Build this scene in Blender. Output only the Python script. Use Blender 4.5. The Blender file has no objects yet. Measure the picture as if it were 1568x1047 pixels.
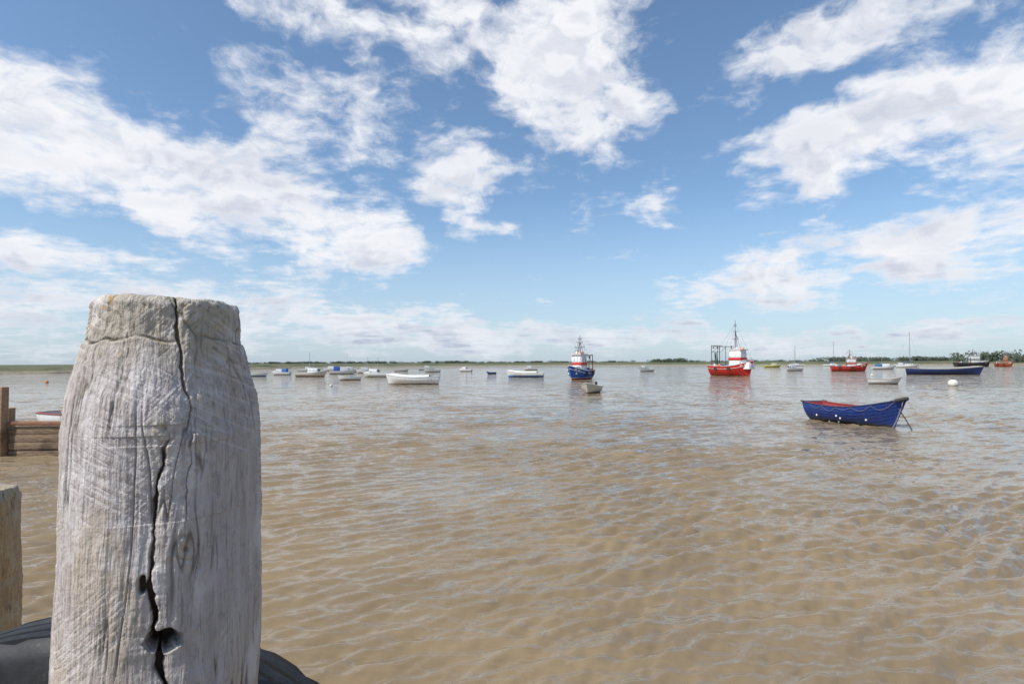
import bpy, bmesh, math, random
import numpy as np
from mathutils import Vector, Matrix
random.seed(4); rng=np.random.default_rng(7)
S=bpy.context.scene
S.view_settings.view_transform='Standard'; S.view_settings.look='None'; S.view_settings.exposure=0

# ---------------------------------------------------------------- camera
cam=bpy.data.cameras.new("camera"); cam.lens=20; cam.sensor_width=36; cam.clip_end=30000; cam.clip_start=0.05
co=bpy.data.objects.new("camera",cam); S.collection.objects.link(co)
co.matrix_world=Matrix.Translation((0,0,2.5))@Matrix.Rotation(math.radians(92.08),4,'X')@Matrix.Rotation(math.radians(-0.28),4,'Z')
S.camera=co

# ---------------------------------------------------------------- node helper
class NT:
    def __init__(s,nt): s.nt=nt; s.n=nt.nodes; s.l=nt.links
    def new(s,t,**k):
        nd=s.n.new(t)
        for a,b in k.items(): setattr(nd,a,b)
        return nd
    def put(s,sock,v):
        if isinstance(v,bpy.types.NodeSocket): s.l.new(v,sock)
        elif v is not None:
            if hasattr(sock.default_value,'__len__') and not hasattr(v,'__len__'): v=(v,)*len(sock.default_value)
            if hasattr(v,'__len__') and len(sock.default_value)==4 and len(v)==3: v=(*v,1)
            sock.default_value=v
    def m(s,op,a,b=None,c=None,clamp=False):
        nd=s.new('ShaderNodeMath',operation=op,use_clamp=clamp)
        s.put(nd.inputs[0],a)
        if b is not None: s.put(nd.inputs[1],b)
        if c is not None: s.put(nd.inputs[2],c)
        return nd.outputs[0]
    def vm(s,op,a,b=None):
        nd=s.new('ShaderNodeVectorMath',operation=op); s.put(nd.inputs[0],a)
        if b is not None:
            if op=='SCALE': s.put(nd.inputs['Scale'],b)
            else: s.put(nd.inputs[1],b)
        return nd.outputs[0]
    def noise(s,vec,scale,detail=4,rough=.5,dist=0,col=False):
        nd=s.new('ShaderNodeTexNoise'); s.put(nd.inputs['Vector'],vec)
        nd.inputs['Scale'].default_value=scale; nd.inputs['Detail'].default_value=detail
        nd.inputs['Roughness'].default_value=rough; nd.inputs['Distortion'].default_value=dist
        return nd.outputs['Color'] if col else nd.outputs[0]
    def mp(s,vec,loc=(0,0,0),rot=(0,0,0),sc=(1,1,1),typ='POINT'):
        nd=s.new('ShaderNodeMapping',vector_type=typ); s.put(nd.inputs[0],vec)
        nd.inputs['Location'].default_value=loc; nd.inputs['Rotation'].default_value=rot; nd.inputs['Scale'].default_value=sc
        return nd.outputs[0]
    def mr(s,v,a,b,c=0,d=1,smooth=True):
        nd=s.new('ShaderNodeMapRange',interpolation_type='SMOOTHSTEP' if smooth else 'LINEAR')
        s.put(nd.inputs[0],v)
        for i,x in zip((1,2,3,4),(a,b,c,d)): nd.inputs[i].default_value=x
        return nd.outputs[0]
    def mix(s,f,a,b,bt='MIX'):
        nd=s.new('ShaderNodeMix',data_type='RGBA',blend_type=bt)
        s.put(nd.inputs[0],f); s.put(nd.inputs[6],a); s.put(nd.inputs[7],b)
        return nd.outputs[2]
    def bump(s,h,strength,dist,normal=None):
        nd=s.new('ShaderNodeBump'); nd.inputs['Strength'].default_value=strength; nd.inputs['Distance'].default_value=dist
        s.put(nd.inputs['Height'],h)
        if normal is not None: s.l.new(normal,nd.inputs['Normal'])
        return nd.outputs[0]

# ---------------------------------------------------------------- world
SUN_EL=math.radians(50); SUN_AZ=math.radians(236)
W=bpy.data.worlds.new("World"); S.world=W; W.use_nodes=True
W.cycles.sampling_method='MANUAL'; W.cycles.sample_map_resolution=256
W.node_tree.nodes.clear(); N=NT(W.node_tree)
sky=N.new('ShaderNodeTexSky',sky_type='NISHITA'); sky.sun_disc=False
sky.sun_elevation=SUN_EL; sky.sun_rotation=SUN_AZ; sky.air_density=1.0; sky.dust_density=.7; sky.ozone_density=1.6
tc=N.new('ShaderNodeTexCoord'); d=tc.outputs['Generated']
sp=N.new('ShaderNodeSeparateXYZ'); N.l.new(d,sp.inputs[0]); x,y,z=sp.outputs
az=N.m('ARCTAN2',x,y)
hyp=N.m('SQRT',N.m('ADD',N.m('MULTIPLY',x,x),N.m('MULTIPLY',y,y)))
te=N.m('DIVIDE',z,N.m('MAXIMUM',hyp,0.001))
cb=N.new('ShaderNodeCombineXYZ'); N.l.new(az,cb.inputs[0]); N.l.new(te,cb.inputs[1]); uv=cb.outputs[0]
zz=N.m('ADD',N.m('MAXIMUM',z,0.0),0.10)
cb2=N.new('ShaderNodeCombineXYZ'); N.l.new(N.m('DIVIDE',x,zz),cb2.inputs[0]); N.l.new(N.m('DIVIDE',y,zz),cb2.inputs[1])
P=cb2.outputs[0]
banks=[(-.74,.33,.28,.15,-8,1.25),(-.55,.29,.28,.13,-18,1.2),(-.40,.25,.26,.13,-15,1.1),(-.27,.215,.18,.11,-15,1.0),
 (-.68,.15,.28,.06,-5,.75),(-.45,.085,.60,.065,-3,.95),(-.80,.07,.5,.08,0,.9),(.0,.045,.70,.045,0,1.0),(.5,.035,.5,.038,0,.88),
 (.08,.55,.25,.22,10,1.15),(.16,.44,.18,.14,20,.95),(-.02,.66,.42,.14,0,.92),(-.28,.60,.36,.10,-8,.9),(-.27,.41,.26,.14,-15,.74),
 (-.10,.335,.16,.16,-20,.76),(.55,.335,.22,.11,22,1.1),(.68,.35,.25,.15,15,1.1),(.62,.52,.48,.09,8,.84),(.52,.142,.40,.070,4,.95),
 (.70,.165,.25,.085,10,1.0),(.19,.295,.15,.08,0,.60),(.72,.25,.16,.06,20,.70),(-.03,.26,.12,.06,0,.52),(.35,.25,.5,.03,5,.30),
 (1.3,.35,.5,.2,0,.9),(-1.3,.3,.5,.2,0,.9),(2.4,.4,.7,.25,0,.9),(-2.3,.35,.6,.25,0,.9)]
wn=N.new('ShaderNodeTexNoise'); N.l.new(uv,wn.inputs['Vector']); wn.inputs['Scale'].default_value=6; wn.inputs['Detail'].default_value=3; wn.inputs['Roughness'].default_value=.6
wv=N.vm('SUBTRACT',wn.outputs['Color'],(.5,.5,.5))
wv=N.vm('MULTIPLY',wv,(.18,.11,0)); uvw=N.vm('ADD',uv,wv)
acc=None
for (a,e,ra,re,ro,w) in banks:
    q=N.mp(uvw,(a,e,0),(0,0,math.radians(ro)),(ra,re,1),'TEXTURE')
    g=N.new('ShaderNodeTexGradient',gradient_type='SPHERICAL'); N.l.new(q,g.inputs[0])
    t=N.m('MINIMUM',N.m('MULTIPLY',g.outputs['Fac'],w*1.45),w)
    acc=t if acc is None else N.m('MAXIMUM',acc,t)
uvs=N.mp(uvw,rot=(0,0,math.radians(12)),sc=(1,1.35,1))
nA=N.noise(P,1.6,7,.60)
nB=N.noise(uvs,8.5,8,.60)
nB2=N.noise(N.vm('ADD',uvs,(.0,.030,0)),8.5,3,.5)
nC=N.noise(P,7.0,4,.62)
n=N.m('ADD',N.m('MULTIPLY',nA,.38),N.m('ADD',N.m('MULTIPLY',nB,.43),N.m('MULTIPLY',nC,.19)))
n=N.m('MULTIPLY_ADD',N.m('SUBTRACT',n,.5),2.7,.5)
field=N.m('ADD',n,N.m('MULTIPLY',acc,.47))
alpha=N.mr(field,.63,1.03,0,1)
alpha=N.m('MULTIPLY',alpha,N.mr(te,-.002,.02,.6,1))
thick=N.mr(field,.78,1.15,0,1)
dif=N.mr(N.m('SUBTRACT',nB2,nB),-.05,.10,0,1)
lowf=N.mr(nA,.40,.62,0,1)
sh=N.m('ADD',N.m('MULTIPLY',dif,.60),N.m('MULTIPLY',lowf,.36))
sh=N.m('MULTIPLY',sh,N.m('ADD',N.m('MULTIPLY',thick,.75),.25),clamp=True)
low=N.mr(te,.02,.16,1,0)
white=N.mix(low,(7.1,7.2,7.5),(6.2,6.5,7.0))
grey=N.mix(low,(4.6,4.9,5.75),(3.5,4.05,5.0))
cc=N.mix(sh,white,grey)
skyc=N.mix(1.0,sky.outputs[0],(.93,1.08,1.16),'MULTIPLY')
haze=N.mr(te,0.0,.30,.62,.04)
skyc=N.mix(haze,skyc,(4.0,4.9,6.2))
col=N.mix(alpha,skyc,cc)
bg=N.new('ShaderNodeBackground'); bg.inputs['Strength'].default_value=.13; N.l.new(col,bg.inputs[0])
out=N.new('ShaderNodeOutputWorld'); N.l.new(bg.outputs[0],out.inputs[0])

sd=bpy.data.lights.new("sun",'SUN'); sd.energy=4.6; sd.angle=math.radians(.5); sd.color=(1,.96,.90)
so=bpy.data.objects.new("sun",sd); S.collection.objects.link(so)
dv=Vector((math.sin(SUN_AZ)*math.cos(SUN_EL),math.cos(SUN_AZ)*math.cos(SUN_EL),math.sin(SUN_EL)))
so.rotation_euler=dv.to_track_quat('Z','Y').to_euler()

# ---------------------------------------------------------------- materials
def mat(name,rough=.5,spec=.5):
    m=bpy.data.materials.new(name); m.use_nodes=True; n=NT(m.node_tree)
    b=m.node_tree.nodes['Principled BSDF']; b.inputs['Roughness'].default_value=rough
    b.inputs['Specular IOR Level'].default_value=spec
    return m,n,b
PC={}
def paint(col,rough=.35,dirt=.35,name=None):
    k=(tuple(col),rough,dirt)
    if k in PC: return PC[k]
    m,n,b=mat(name or "paint",rough)
    t=n.new('ShaderNodeTexCoord').outputs['Object']
    a=n.noise(n.mp(t,sc=(3,3,.7)),2.2,5,.65); c=n.noise(t,14,3,.6)
    f=n.m('MULTIPLY',n.mr(a,.48,.75),dirt)
    base=n.mix(f,col,[v*.55+.03*w for v,w in zip(col,(1.2,1,.7))])
    base=n.mix(n.m('MULTIPLY',n.mr(c,.6,.75),dirt*.6),base,[min(1,v*1.25+.03) for v in col])
    n.l.new(base,b.inputs['Base Color'])
    n.l.new(n.mr(c,.3,.7,rough*.8,min(1,rough*1.5)),b.inputs['Roughness'])
    PC[k]=m; return m
def hullmat(top,bottom,line=None,zline=.10,rough=.38):
    k=('h',tuple(top),tuple(bottom),line,zline)
    if k in PC: return PC[k]
    m,n,b=mat("hull_paint",rough)
    t=n.new('ShaderNodeTexCoord').outputs['Object']
    s=n.new('ShaderNodeSeparateXYZ'); n.l.new(t,s.inputs[0]); Z=s.outputs[2]
    a=n.noise(n.mp(t,sc=(4,4,.6)),2.0,5,.65); c=n.noise(t,9,4,.6); w=n.noise(n.mp(t,sc=(9,9,.5)),1.2,4,.6)
    col=n.mix(n.m('MULTIPLY',n.mr(a,.46,.72),.55),top,[v*.45+.02 for v in top])
    col=n.mix(n.m('MULTIPLY',n.mr(c,.58,.72),.35),col,[min(.85,v*1.3+.05) for v in top])
    col=n.mix(n.m('MULTIPLY',n.mr(w,.56,.70),.35),col,(.13,.08,.045))
    if line is not None:
        col=n.mix(n.mr(Z,zline+.07,zline+.075,1,0),col,line)
    col=n.mix(n.mr(Z,zline,zline+.005,1,0),col,bottom)
    col=n.mix(n.m('MULTIPLY',n.mr(n.m('ADD',Z,n.m('MULTIPLY',c,-.12)),-.06,.12,1,0),.75),col,(.045,.045,.025))
    n.l.new(col,b.inputs['Base Color']); PC[k]=m; return m
def glass():
    if 'g' in PC: return PC['g']
    m,n,b=mat("window_glass",.25,.25); b.inputs['Base Color'].default_value=(.012,.017,.022,1); PC['g']=m; return m
def wood(c1,c2,name,sc=1,axis=(1,1,1),dark=(.06,.045,.03)):
    m,n,b=mat(name,.8,.25)
    t=n.new('ShaderNodeTexCoord').outputs['Object']
    a=n.noise(n.mp(t,sc=axis),8*sc,6,.65,.3); c=n.noise(t,1.7*sc,5,.6); f=n.noise(n.mp(t,sc=axis),30*sc,4,.6)
    col=n.mix(n.mr(a,.35,.65),c1,c2); col=n.mix(n.m('MULTIPLY',n.mr(c,.5,.7),.6),col,dark)
    col=n.mix(n.m('MULTIPLY',n.mr(f,.58,.7),.7),col,dark)
    n.l.new(col,b.inputs['Base Color']); n.l.new(n.bump(n.m('ADD',a,f),.6,.01),b.inputs['Normal']); return m
WHITE=(.78,.79,.78); RED=(.50,.022,.018); BLUE=(.012,.06,.36); NAVY=(.010,.022,.09)
ANTI=(.20,.03,.02)
thwart=wood((.30,.20,.11),(.42,.30,.18),"thwart_wood",1,(1,6,6))
rope_m=paint((.30,.26,.19),.9,.4,"rope")

# ---------------------------------------------------------------- mesh helpers
def obj_from(bm,name,mats,parent=None,smooth=True,ang=32):
    bmesh.ops.recalc_face_normals(bm,faces=bm.faces)
    me=bpy.data.meshes.new(name); bm.to_mesh(me); bm.free()
    for m in (mats if isinstance(mats,(list,tuple)) else [mats]): me.materials.append(m)
    if smooth:
        me.polygons.foreach_set('use_smooth',[True]*len(me.polygons)); me.set_sharp_from_angle(angle=math.radians(ang))
    o=bpy.data.objects.new(name,me); S.collection.objects.link(o)
    if parent: o.parent=parent
    return o
def box(bm,c,s,mi=0,rz=0,ry=0,taper=1,bev=0.0):
    r=bmesh.ops.create_cube(bm,size=1); vs=r['verts']
    for v in vs:
        k=taper if v.co.z>0 else 1
        v.co=Vector((v.co.x*s[0]*k,v.co.y*s[1]*k,v.co.z*s[2]))
    fs=list({f for v in vs for f in v.link_faces})
    if bev>0:
        es=list({e for v in vs for e in v.link_edges})
        rr=bmesh.ops.bevel(bm,geom=es,offset=bev,segments=2,affect='EDGES',profile=.5)
        fs=list({f for f in rr['faces']}|{f for f in fs if f.is_valid}); vs=list({v for f in fs for v in f.verts})
    M=Matrix.Translation(c)@Matrix.Rotation(rz,4,'Z')@Matrix.Rotation(ry,4,'Y')
    for v in vs: v.co=M@v.co
    for f in fs: f.material_index=mi
def tube(bm,pts,r,mi=0,seg=6,r2=None,closed=False):
    pts=[Vector(p) for p in pts]; rings=[]; n=len(pts)
    for i,p in enumerate(pts):
        a=pts[i-1] if (i>0 or closed) else p; b=pts[(i+1)%n] if (i<n-1 or closed) else p
        t=(b-a).normalized(); up=Vector((0,0,1)) if abs(t.z)<.95 else Vector((1,0,0))
        u=t.cross(up).normalized(); v=u.cross(t)
        rr=r if r2 is None else r+(r2-r)*i/max(1,n-1)
        rings.append([bm.verts.new(p+rr*(math.cos(2*math.pi*k/seg)*u+math.sin(2*math.pi*k/seg)*v)) for k in range(seg)])
    m=n if closed else n-1
    for i in range(m):
        A=rings[i];B=rings[(i+1)%n]
        for k in range(seg):
            f=bm.faces.new((A[k],A[(k+1)%seg],B[(k+1)%seg],B[k])); f.material_index=mi
    if not closed:
        for R in (rings[0],rings[-1]):
            f=bm.faces.new(R); f.material_index=mi
def ball(bm,c,r,mi=0,sz=(1,1,1)):
    q=bmesh.ops.create_icosphere(bm,subdivisions=3,radius=r)
    for v in q['verts']:
        v.co=Vector((v.co.x*sz[0],v.co.y*sz[1],v.co.z*sz[2]))+Vector(c)
        for f in v.link_faces: f.material_index=mi
def sag(a,b,s,n=10):
    a=Vector(a);b=Vector(b); return [a.lerp(b,i/n)-Vector((0,0,s*4*(i/n)*(1-i/n))) for i in range(n+1)]

class Hull:
    def __init__(s,L,B,zb,zm,zs,draft=.3,tw=.7,rake=.45,bowp=2.3):
        s.__dict__.update(L=L,B=B,zb=zb,zm=zm,zs=zs,draft=draft,tw=tw,rake=rake,bowp=bowp)
    def hb(h,s):
        if s<.5: f=h.tw+(1-h.tw)*math.sin(math.pi/2*s/.5)
        else: f=1-((s-.5)/.5)**h.bowp
        return max(f,.012)*h.B/2
    def zg(h,s): return h.zm+((h.zs-h.zm)*((.42-s)/.42)**2 if s<.42 else (h.zb-h.zm)*((s-.42)/.58)**2)
    def zk(h,s): return -h.draft+(max(0,(s-.78)/.22)**2)*(h.draft*.9)
    def X(h,s,q):
        k=max(0,(s-.55)/.45)**1.5; ks=max(0,(.25-s)/.25)
        return (s-.5)*h.L-h.rake*q*k+ks*q*h.rake*.35
    def pt(h,s,q,side,off=0,inset=0):
        p=2.6-1.3*max(0,(s-.45)/.55)
        y=h.hb(s)*(1-q**p)+off*min(1,h.hb(s)/.1); y=max(y-inset,0.004)
        return Vector((h.X(s,q)-inset*(1.5 if s>.9 else 0),side*y,h.zg(s)+(h.zk(s)-h.zg(s))*q))
    def gun(h,s,side,dz=0,inset=0): 
        v=h.pt(s,0,side,0,inset); v.z+=dz; return v
    def build(h,parent,hm,inm,railm,floor=.14,strakes=0,railr=.03,n=22,thick=.05,stemm=None):
        bm=bmesh.new()
        rows=[(i/9,0) for i in range(10)]
        if strakes:
            rows=[]
            for k in range(strakes): rows+= [(k/strakes,0 if k==0 else 0.002),((k+1)/strakes-.004,.016 if k<strakes-1 else 0)]
        ss=[1-(1-i/n)**1.15 for i in range(n+1)]
        G={}
        for side in (-1,1):
            for i,s in enumerate(ss):
                G[side,i]=[bm.verts.new(h.pt(s,q,side,o)) for q,o in rows]
            for i in range(n):
                for j in range(len(rows)-1):
                    bm.faces.new((G[side,i][j],G[side,i+1][j],G[side,i+1][j+1],G[side,i][j+1]))
        for i in range(n):
            bm.faces.new((G[1,i][-1],G[1,i+1][-1],G[-1,i+1][-1],G[-1,i][-1]))
        bm.faces.new(G[1,0]+G[-1,0][::-1]); bm.faces.new(G[1,n]+G[-1,n][::-1])
        I={}
        for side in (-1,1):
            for i,s in enumerate(ss):
                col=[]
                for r in range(5):
                    z0=h.zg(s); zf=min(floor,z0-.02); zt=z0+(zf-z0)*r/4
                    q=(zt-z0)/(h.zk(s)-z0); v=h.pt(s,q,side,0,thick)
                    if i==0: v.x+=thick
                    if i==n: v.x-=thick*1.5
                    col.append(bm.verts.new(v))
                I[side,i]=col
            for i in range(n):
                for r in range(4):
                    f=bm.faces.new((I[side,i][r],I[side,i+1][r],I[side,i+1][r+1],I[side,i][r+1])); f.material_index=1
                f=bm.faces.new((G[side,i][0],G[side,i+1][0],I[side,i+1][0],I[side,i][0])); f.material_index=2
        for i in range(n):
            f=bm.faces.new((I[1,i][4],I[1,i+1][4],I[-1,i+1][4],I[-1,i][4])); f.material_index=1
        f=bm.faces.new(I[1,0]+I[-1,0][::-1]); f.material_index=1
        f=bm.faces.new((G[1,0][0],I[1,0][0],I[-1,0][0],G[-1,0][0])); f.material_index=2
        ob=obj_from(bm,"hull",[hm,inm,railm],parent)
        bm=bmesh.new()
        for side in (-1,1): tube(bm,[h.gun(s,side,.0,-railr*.3) for s in ss],railr,0,6)
        tube(bm,[h.gun(0,-1),h.gun(0,1)],railr,0,6)
        if strakes:
            tube(bm,[h.pt(1,q,1)+Vector((.02,0,0)) for q in [i/8 for i in range(9)]],.024,0,6)
        obj_from(bm,"gunwale",[railm,hm],parent)
        return ob
def boat_empty(name,X,Y,heading,roll=0):
    e=bpy.data.objects.new(name,None); S.collection.objects.link(e)
    e.location=(X,Y,0); e.rotation_euler=(math.radians(roll),0,math.radians(heading)); e.empty_display_size=.5
    return e

def open_boat(name,X,Y,hd,L,B,zb,zm,zs,top,bottom=ANTI,inside=(.45,.43,.38),rail=(.35,.25,.15),line=None,zline=.08,strakes=0,outboard=False,cover=None,tw=.65,rake=.4,roll=None):
    e=boat_empty(name,X,Y,hd,random.uniform(-1.5,1.5) if roll is None else roll)
    h=Hull(L,B,zb,zm,zs,.22,tw,rake)
    h.build(e,hullmat(top,bottom,line,zline),paint(inside,.6,.6),paint(rail,.6,.4),.12,strakes,.028)
    bm=bmesh.new()
    for s in (.12,.4,.66):
        y=h.hb(s)*.93; box(bm,((s-.5)*L,0,h.zg(s)-.16),(.24,2*y,.035),0,bev=.006)
    obj_from(bm,"thwarts",thwart,e)
    if outboard:
        bm=bmesh.new(); x0=-L/2-.12
        box(bm,(x0,0,zs+.18),(.26,.20,.28),0,bev=.06); box(bm,(x0-.02,0,zs-.15),(.12,.10,.5),1,bev=.02); box(bm,(x0+.1,0,zs-.02),(.1,.2,.2),1)
        tube(bm,[(x0+.1,0,zs+.2),(x0+.5,.05,zs+.28)],.02,1)
        obj_from(bm,"outboard_motor",[paint((.04,.04,.045),.4,.2),paint((.12,.12,.12),.5,.3)],e)
    if cover:
        bm=bmesh.new(); G=[]
        ss=[.18+.8*i/14 for i in range(15)]
        for s in ss:
            row=[]
            for k in range(9):
                t=k/8*2-1; y=h.hb(s)*1.01*t
                row.append(bm.verts.new((h.X(s,0),y,h.zg(s)+.05+.22*(1-t*t)*min(1,h.hb(s)/.5)+random.uniform(-.01,.01))))
            G.append(row)
        for i in range(14):
            for k in range(8): bm.faces.new((G[i][k],G[i+1][k],G[i+1][k+1],G[i][k+1]))
        obj_from(bm,"canvas_cover",paint(cover,.8,.4),e)
    bm=bmesh.new(); b=h.gun(1,1); tube(bm,sag(b,(b.x+1.0,.15,-.1),.1),.012,0,5); obj_from(bm,"mooring_rope",rope_m,e)
    return e,h

def cabin_boat(name,X,Y,hd,L,top=WHITE,bottom=NAVY,line=None,cab=WHITE,mast=0,canopy=None,zline=.1,B=None):
    B=B or L*.34; zb=L*.17+.15; zm=L*.11+.1
    e=boat_empty(name,X,Y,hd,random.uniform(-1,1)); h=Hull(L,B,zb,zm,zm*1.02,.3,.85,.7)
    h.build(e,hullmat(top,bottom,line,zline),paint((.6,.6,.58),.6,.3),paint((.5,.5,.5),.5,.3),zm-.25,0,.03)
    bm=bmesh.new(); wl=L*.34; hh=.55+L*.08; c=(L*.06,0,zm-.25+hh/2); s=(wl,B*.62,hh)
    box(bm,c,s,0,taper=.88,bev=.05)
    box(bm,(L*.27,0,zm-.05+.12),(L*.26,B*.42,.34),0,taper=.75,bev=.05)
    for side in (-1,1):
        for k in (0,1,2): box(bm,(c[0]-wl*.3+k*wl*.29,side*(s[1]/2*.935),c[2]+hh*.16),(wl*.24,.09,hh*.30),1,bev=.01)
    for yy in (-.25,.25):
        for ss_ in (-1,1): box(bm,(c[0]+ss_*wl/2*.935,yy*s[1],c[2]+hh*.16),(.10,s[1]*.38,hh*.32),1)
    box(bm,(c[0]-.05,0,c[2]+hh/2+.03),(wl*.98,s[1]*.96,.06),0,bev=.015)
    obj_from(bm,"cabin",[paint(cab,.35,.25),glass()],e)
    bm=bmesh.new()
    pts=[h.gun(t,1,.45,.05) for t in (.62,.72,.82,.92,.985)]; pts+= [h.gun(t,-1,.45,.05) for t in (.985,.92,.82,.72,.62)]
    tube(bm,pts,.016,0,5)
    for t in (.62,.77,.92):
        for sd_ in (-1,1): a=h.gun(t,sd_,0,.05); tube(bm,[a,a+Vector((0,0,.45))],.014,0,5)
    m0=c[2]+hh/2
    tube(bm,[(c[0],0,m0),(c[0]-.05,0,m0+.9)],.02,0,5); tube(bm,[(c[0]-.3,.2,m0),(c[0]-.4,.25,m0+1.4)],.01,0,4)
    box(bm,(c[0],0,m0+.55),(.12,.5,.08),0,bev=.02)
    if mast: 
        tube(bm,[(c[0]-wl*.4,0,zm),(c[0]-wl*.4,0,mast)],.05,0,6,.03); tube(bm,[(c[0]-wl*.4,0,mast-.1),h.gun(1,1)],.008,0,4); tube(bm,[(c[0]-wl*.4,0,mast-.1),h.gun(0,1)],.008,0,4)
    obj_from(bm,"rails_and_aerials",paint((.32,.33,.34),.35,.1),e)
    if canopy:
        bm=bmesh.new(); box(bm,(-L*.22,0,zm+.35),(L*.26,B*.68,.9),0,taper=.85,bev=.1); obj_from(bm,"canopy",paint(canopy,.85,.3),e)
    return e
def sailing_yacht(name,X,Y,hd,L,mast,top=WHITE,cover=BLUE):
    B=L*.3; e=boat_empty(name,X,Y,hd); h=Hull(L,B,1.25,.85,.9,.4,.6,1.1,2.0)
    h.build(e,hullmat(top,(.03,.05,.12),None,.1),paint((.6,.6,.57),.6,.3),paint((.5,.5,.5),.5,.3),.7,0,.03)
    bm=bmesh.new(); box(bm,(L*.05,0,1.05),(L*.36,B*.5,.5),0,taper=.82,bev=.06)
    for sd_ in (-1,1):
        for k in range(3): box(bm,(L*.05-L*.11+k*L*.1,sd_*B*.235,1.1),(L*.07,.07,.15),1)
    obj_from(bm,"coachroof",[paint(WHITE,.4,.2),glass()],e)
    bm=bmesh.new(); mx=L*.1
    tube(bm,[(mx,0,.9),(mx,0,mast)],.085,0,8,.06); tube(bm,[(mx,0,1.9),(mx-L*.4,0,1.85)],.05,0,6)
    for f_ in (.5,.75): tube(bm,[(mx,-B*.33,mast*f_),(mx,B*.33,mast*f_)],.02,0,4)
    for p in (h.gun(1,1),h.gun(0,1),h.gun(.55,1),h.gun(.55,-1)): tube(bm,[(mx,0,mast-.05),p],.012,0,4)
    obj_from(bm,"mast_and_rigging",paint((.2,.2,.2),.35,.1),e)
    bm=bmesh.new(); tube(bm,[(mx-.1,0,2.08),(mx-L*.2,0,2.05),(mx-L*.39,0,1.98)],.14,0,8,.08); obj_from(bm,"furled_sail",paint(cover,.8,.3),e)
    return e
def fishing_boat(name,X,Y,hd,L,B,zb,zm,hull,house,roof,mast_h,gantry=0,bottom=ANTI,line=None,zline=.15,housepos=.12,band=None,roofz=4.4,hl_=.24):
    e=boat_empty(name,X,Y,hd); h=Hull(L,B,zb,zm,zm*1.08,.5,.8,.75,2.6)
    deck=zm-.55
    h.build(e,hullmat(hull,bottom,line,zline),paint((.35,.33,.30),.6,.6),paint(band or WHITE,.5,.4),deck,0,.055,n=26,thick=.08)
    bm=bmesh.new()
    for sd_ in (-1,1): tube(bm,[h.pt(i/20,.22,sd_,.03) for i in range(21)],.045,0,6)
    obj_from(bm,"rubbing_strake",paint(band or WHITE,.5,.4),e)
    bm=bmesh.new()
    for sd_ in (-1,1):
        for s in (.1,.2,.3,.4,.5,.6): 
            p=h.pt(s,.14,sd_,.02); box(bm,p,(.30,.08,.09),0)
        for s in (.22,.55):
            c=h.pt(s,.20,sd_,.12); tube(bm,[(c.x+.26*math.cos(a),c.y,c.z+.26*math.sin(a)-.1) for a in [i*math.pi/7 for i in range(14)]],.085,0,6,closed=True)
        for i,s in enumerate((.80,.825,.85,.875,.90)):
            if i==2: continue
            p=h.pt(s,.13,sd_,.03); box(bm,p,(.10,.06,.26),1); box(bm,p+Vector((.06,0,.07)),(.10,.06,.05),1)
    obj_from(bm,"scuppers_and_fenders",[paint((.03,.03,.03),.8,.3),paint((.7,.7,.68),.5,.3)],e)
    bm=bmesh.new(); cx=L*housepos; hl=L*hl_; hw=B*.60; hh=roofz-deck; c=(cx,0,deck+hh/2); s=(hl,hw,hh)
    box(bm,c,s,0,bev=.06,taper=.94)
    z=deck+hh*.76
    for sd_ in (-1,1):
        for k in range(3): box(bm,(cx-hl*.31+k*hl*.31,sd_*hw/2*.955,z),(hl*.25,.12,hh*.22),1,bev=.01)
        for k in range(3): box(bm,(cx+sd_*hl/2*.955,(k-1)*hw*.30,z),(.14,hw*.25,hh*.22),1,bev=.01)
    box(bm,(cx+.05,0,deck+hh+.05),(hl*1.12,hw*1.08,.16),2,bev=.03)
    box(bm,(cx,0,deck+hh*.54),(hl*1.02,hw*1.03,hh*.14),2)
    box(bm,(cx-hl*.5,-hw*.15,deck+hh*.42),(.12,.55,hh*.72),3)
    box(bm,(cx+hl*.8,0,deck+.6),(hl*.75,hw*.85,1.15),0,bev=.06,taper=.9)
    box(bm,(cx-hl*.3,hw*.2,deck+hh+.25),(.3,.3,.35),3,bev=.05)
    ball(bm,(cx+.1,-hw*.2,deck+hh+.32),.20,4)
    tube(bm,[(cx-hl*.35,-hw*.3,deck+hh),(cx-hl*.35,-hw*.3,deck+hh+.8)],.09,3,8)
    box(bm,(cx+hl*.2,hw*.25,deck+hh+.28),(.9,.45,.30),5,bev=.1)
    obj_from(bm,"wheelhouse",[paint(house,.45,.6),glass(),paint(roof,.45,.5),paint((.12,.11,.1),.6,.4),paint(WHITE,.4,.2),paint((.6,.22,.04),.5,.3)],e)
    bm=bmesh.new(); mx=cx-hl*.15; r0=deck+hh+.1
    tube(bm,[(mx,0,r0),(mx,0,mast_h)],.075,0,8,.035)
    for k,w in ((.35,.7),(.6,.45),(.8,.25)):
        zz=r0+(mast_h-r0)*k; tube(bm,[(mx,-w,zz),(mx,w,zz)],.03,0,5); ball(bm,(mx+.05,w,zz+.1),.07,0); ball(bm,(mx+.05,-w,zz+.1),.07,0)
    tube(bm,[(mx,-.55,r0),(mx,0,r0+(mast_h-r0)*.7)],.03,0,5); tube(bm,[(mx,.55,r0),(mx,0,r0+(mast_h-r0)*.7)],.03,0,5); tube(bm,[(mx+1,0,r0),(mx,0,r0+(mast_h-r0)*.6)],.03,0,5)
    box(bm,(mx+.15,0,r0+(mast_h-r0)*.42),(.15,1.0,.12),1,bev=.03)
    for p in (h.gun(.97,1),h.gun(.03,1),h.gun(.03,-1),h.gun(.5,1),h.gun(.5,-1)): tube(bm,[(mx,0,r0+(mast_h-r0)*.9),p],.014,0,4)
    for a,b_ in ((-.5,.6),(.4,.5),(.1,-.6)): tube(bm,[(cx+a,b_,r0),(cx+a,b_,r0+1.6)],.014,0,4)
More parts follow.
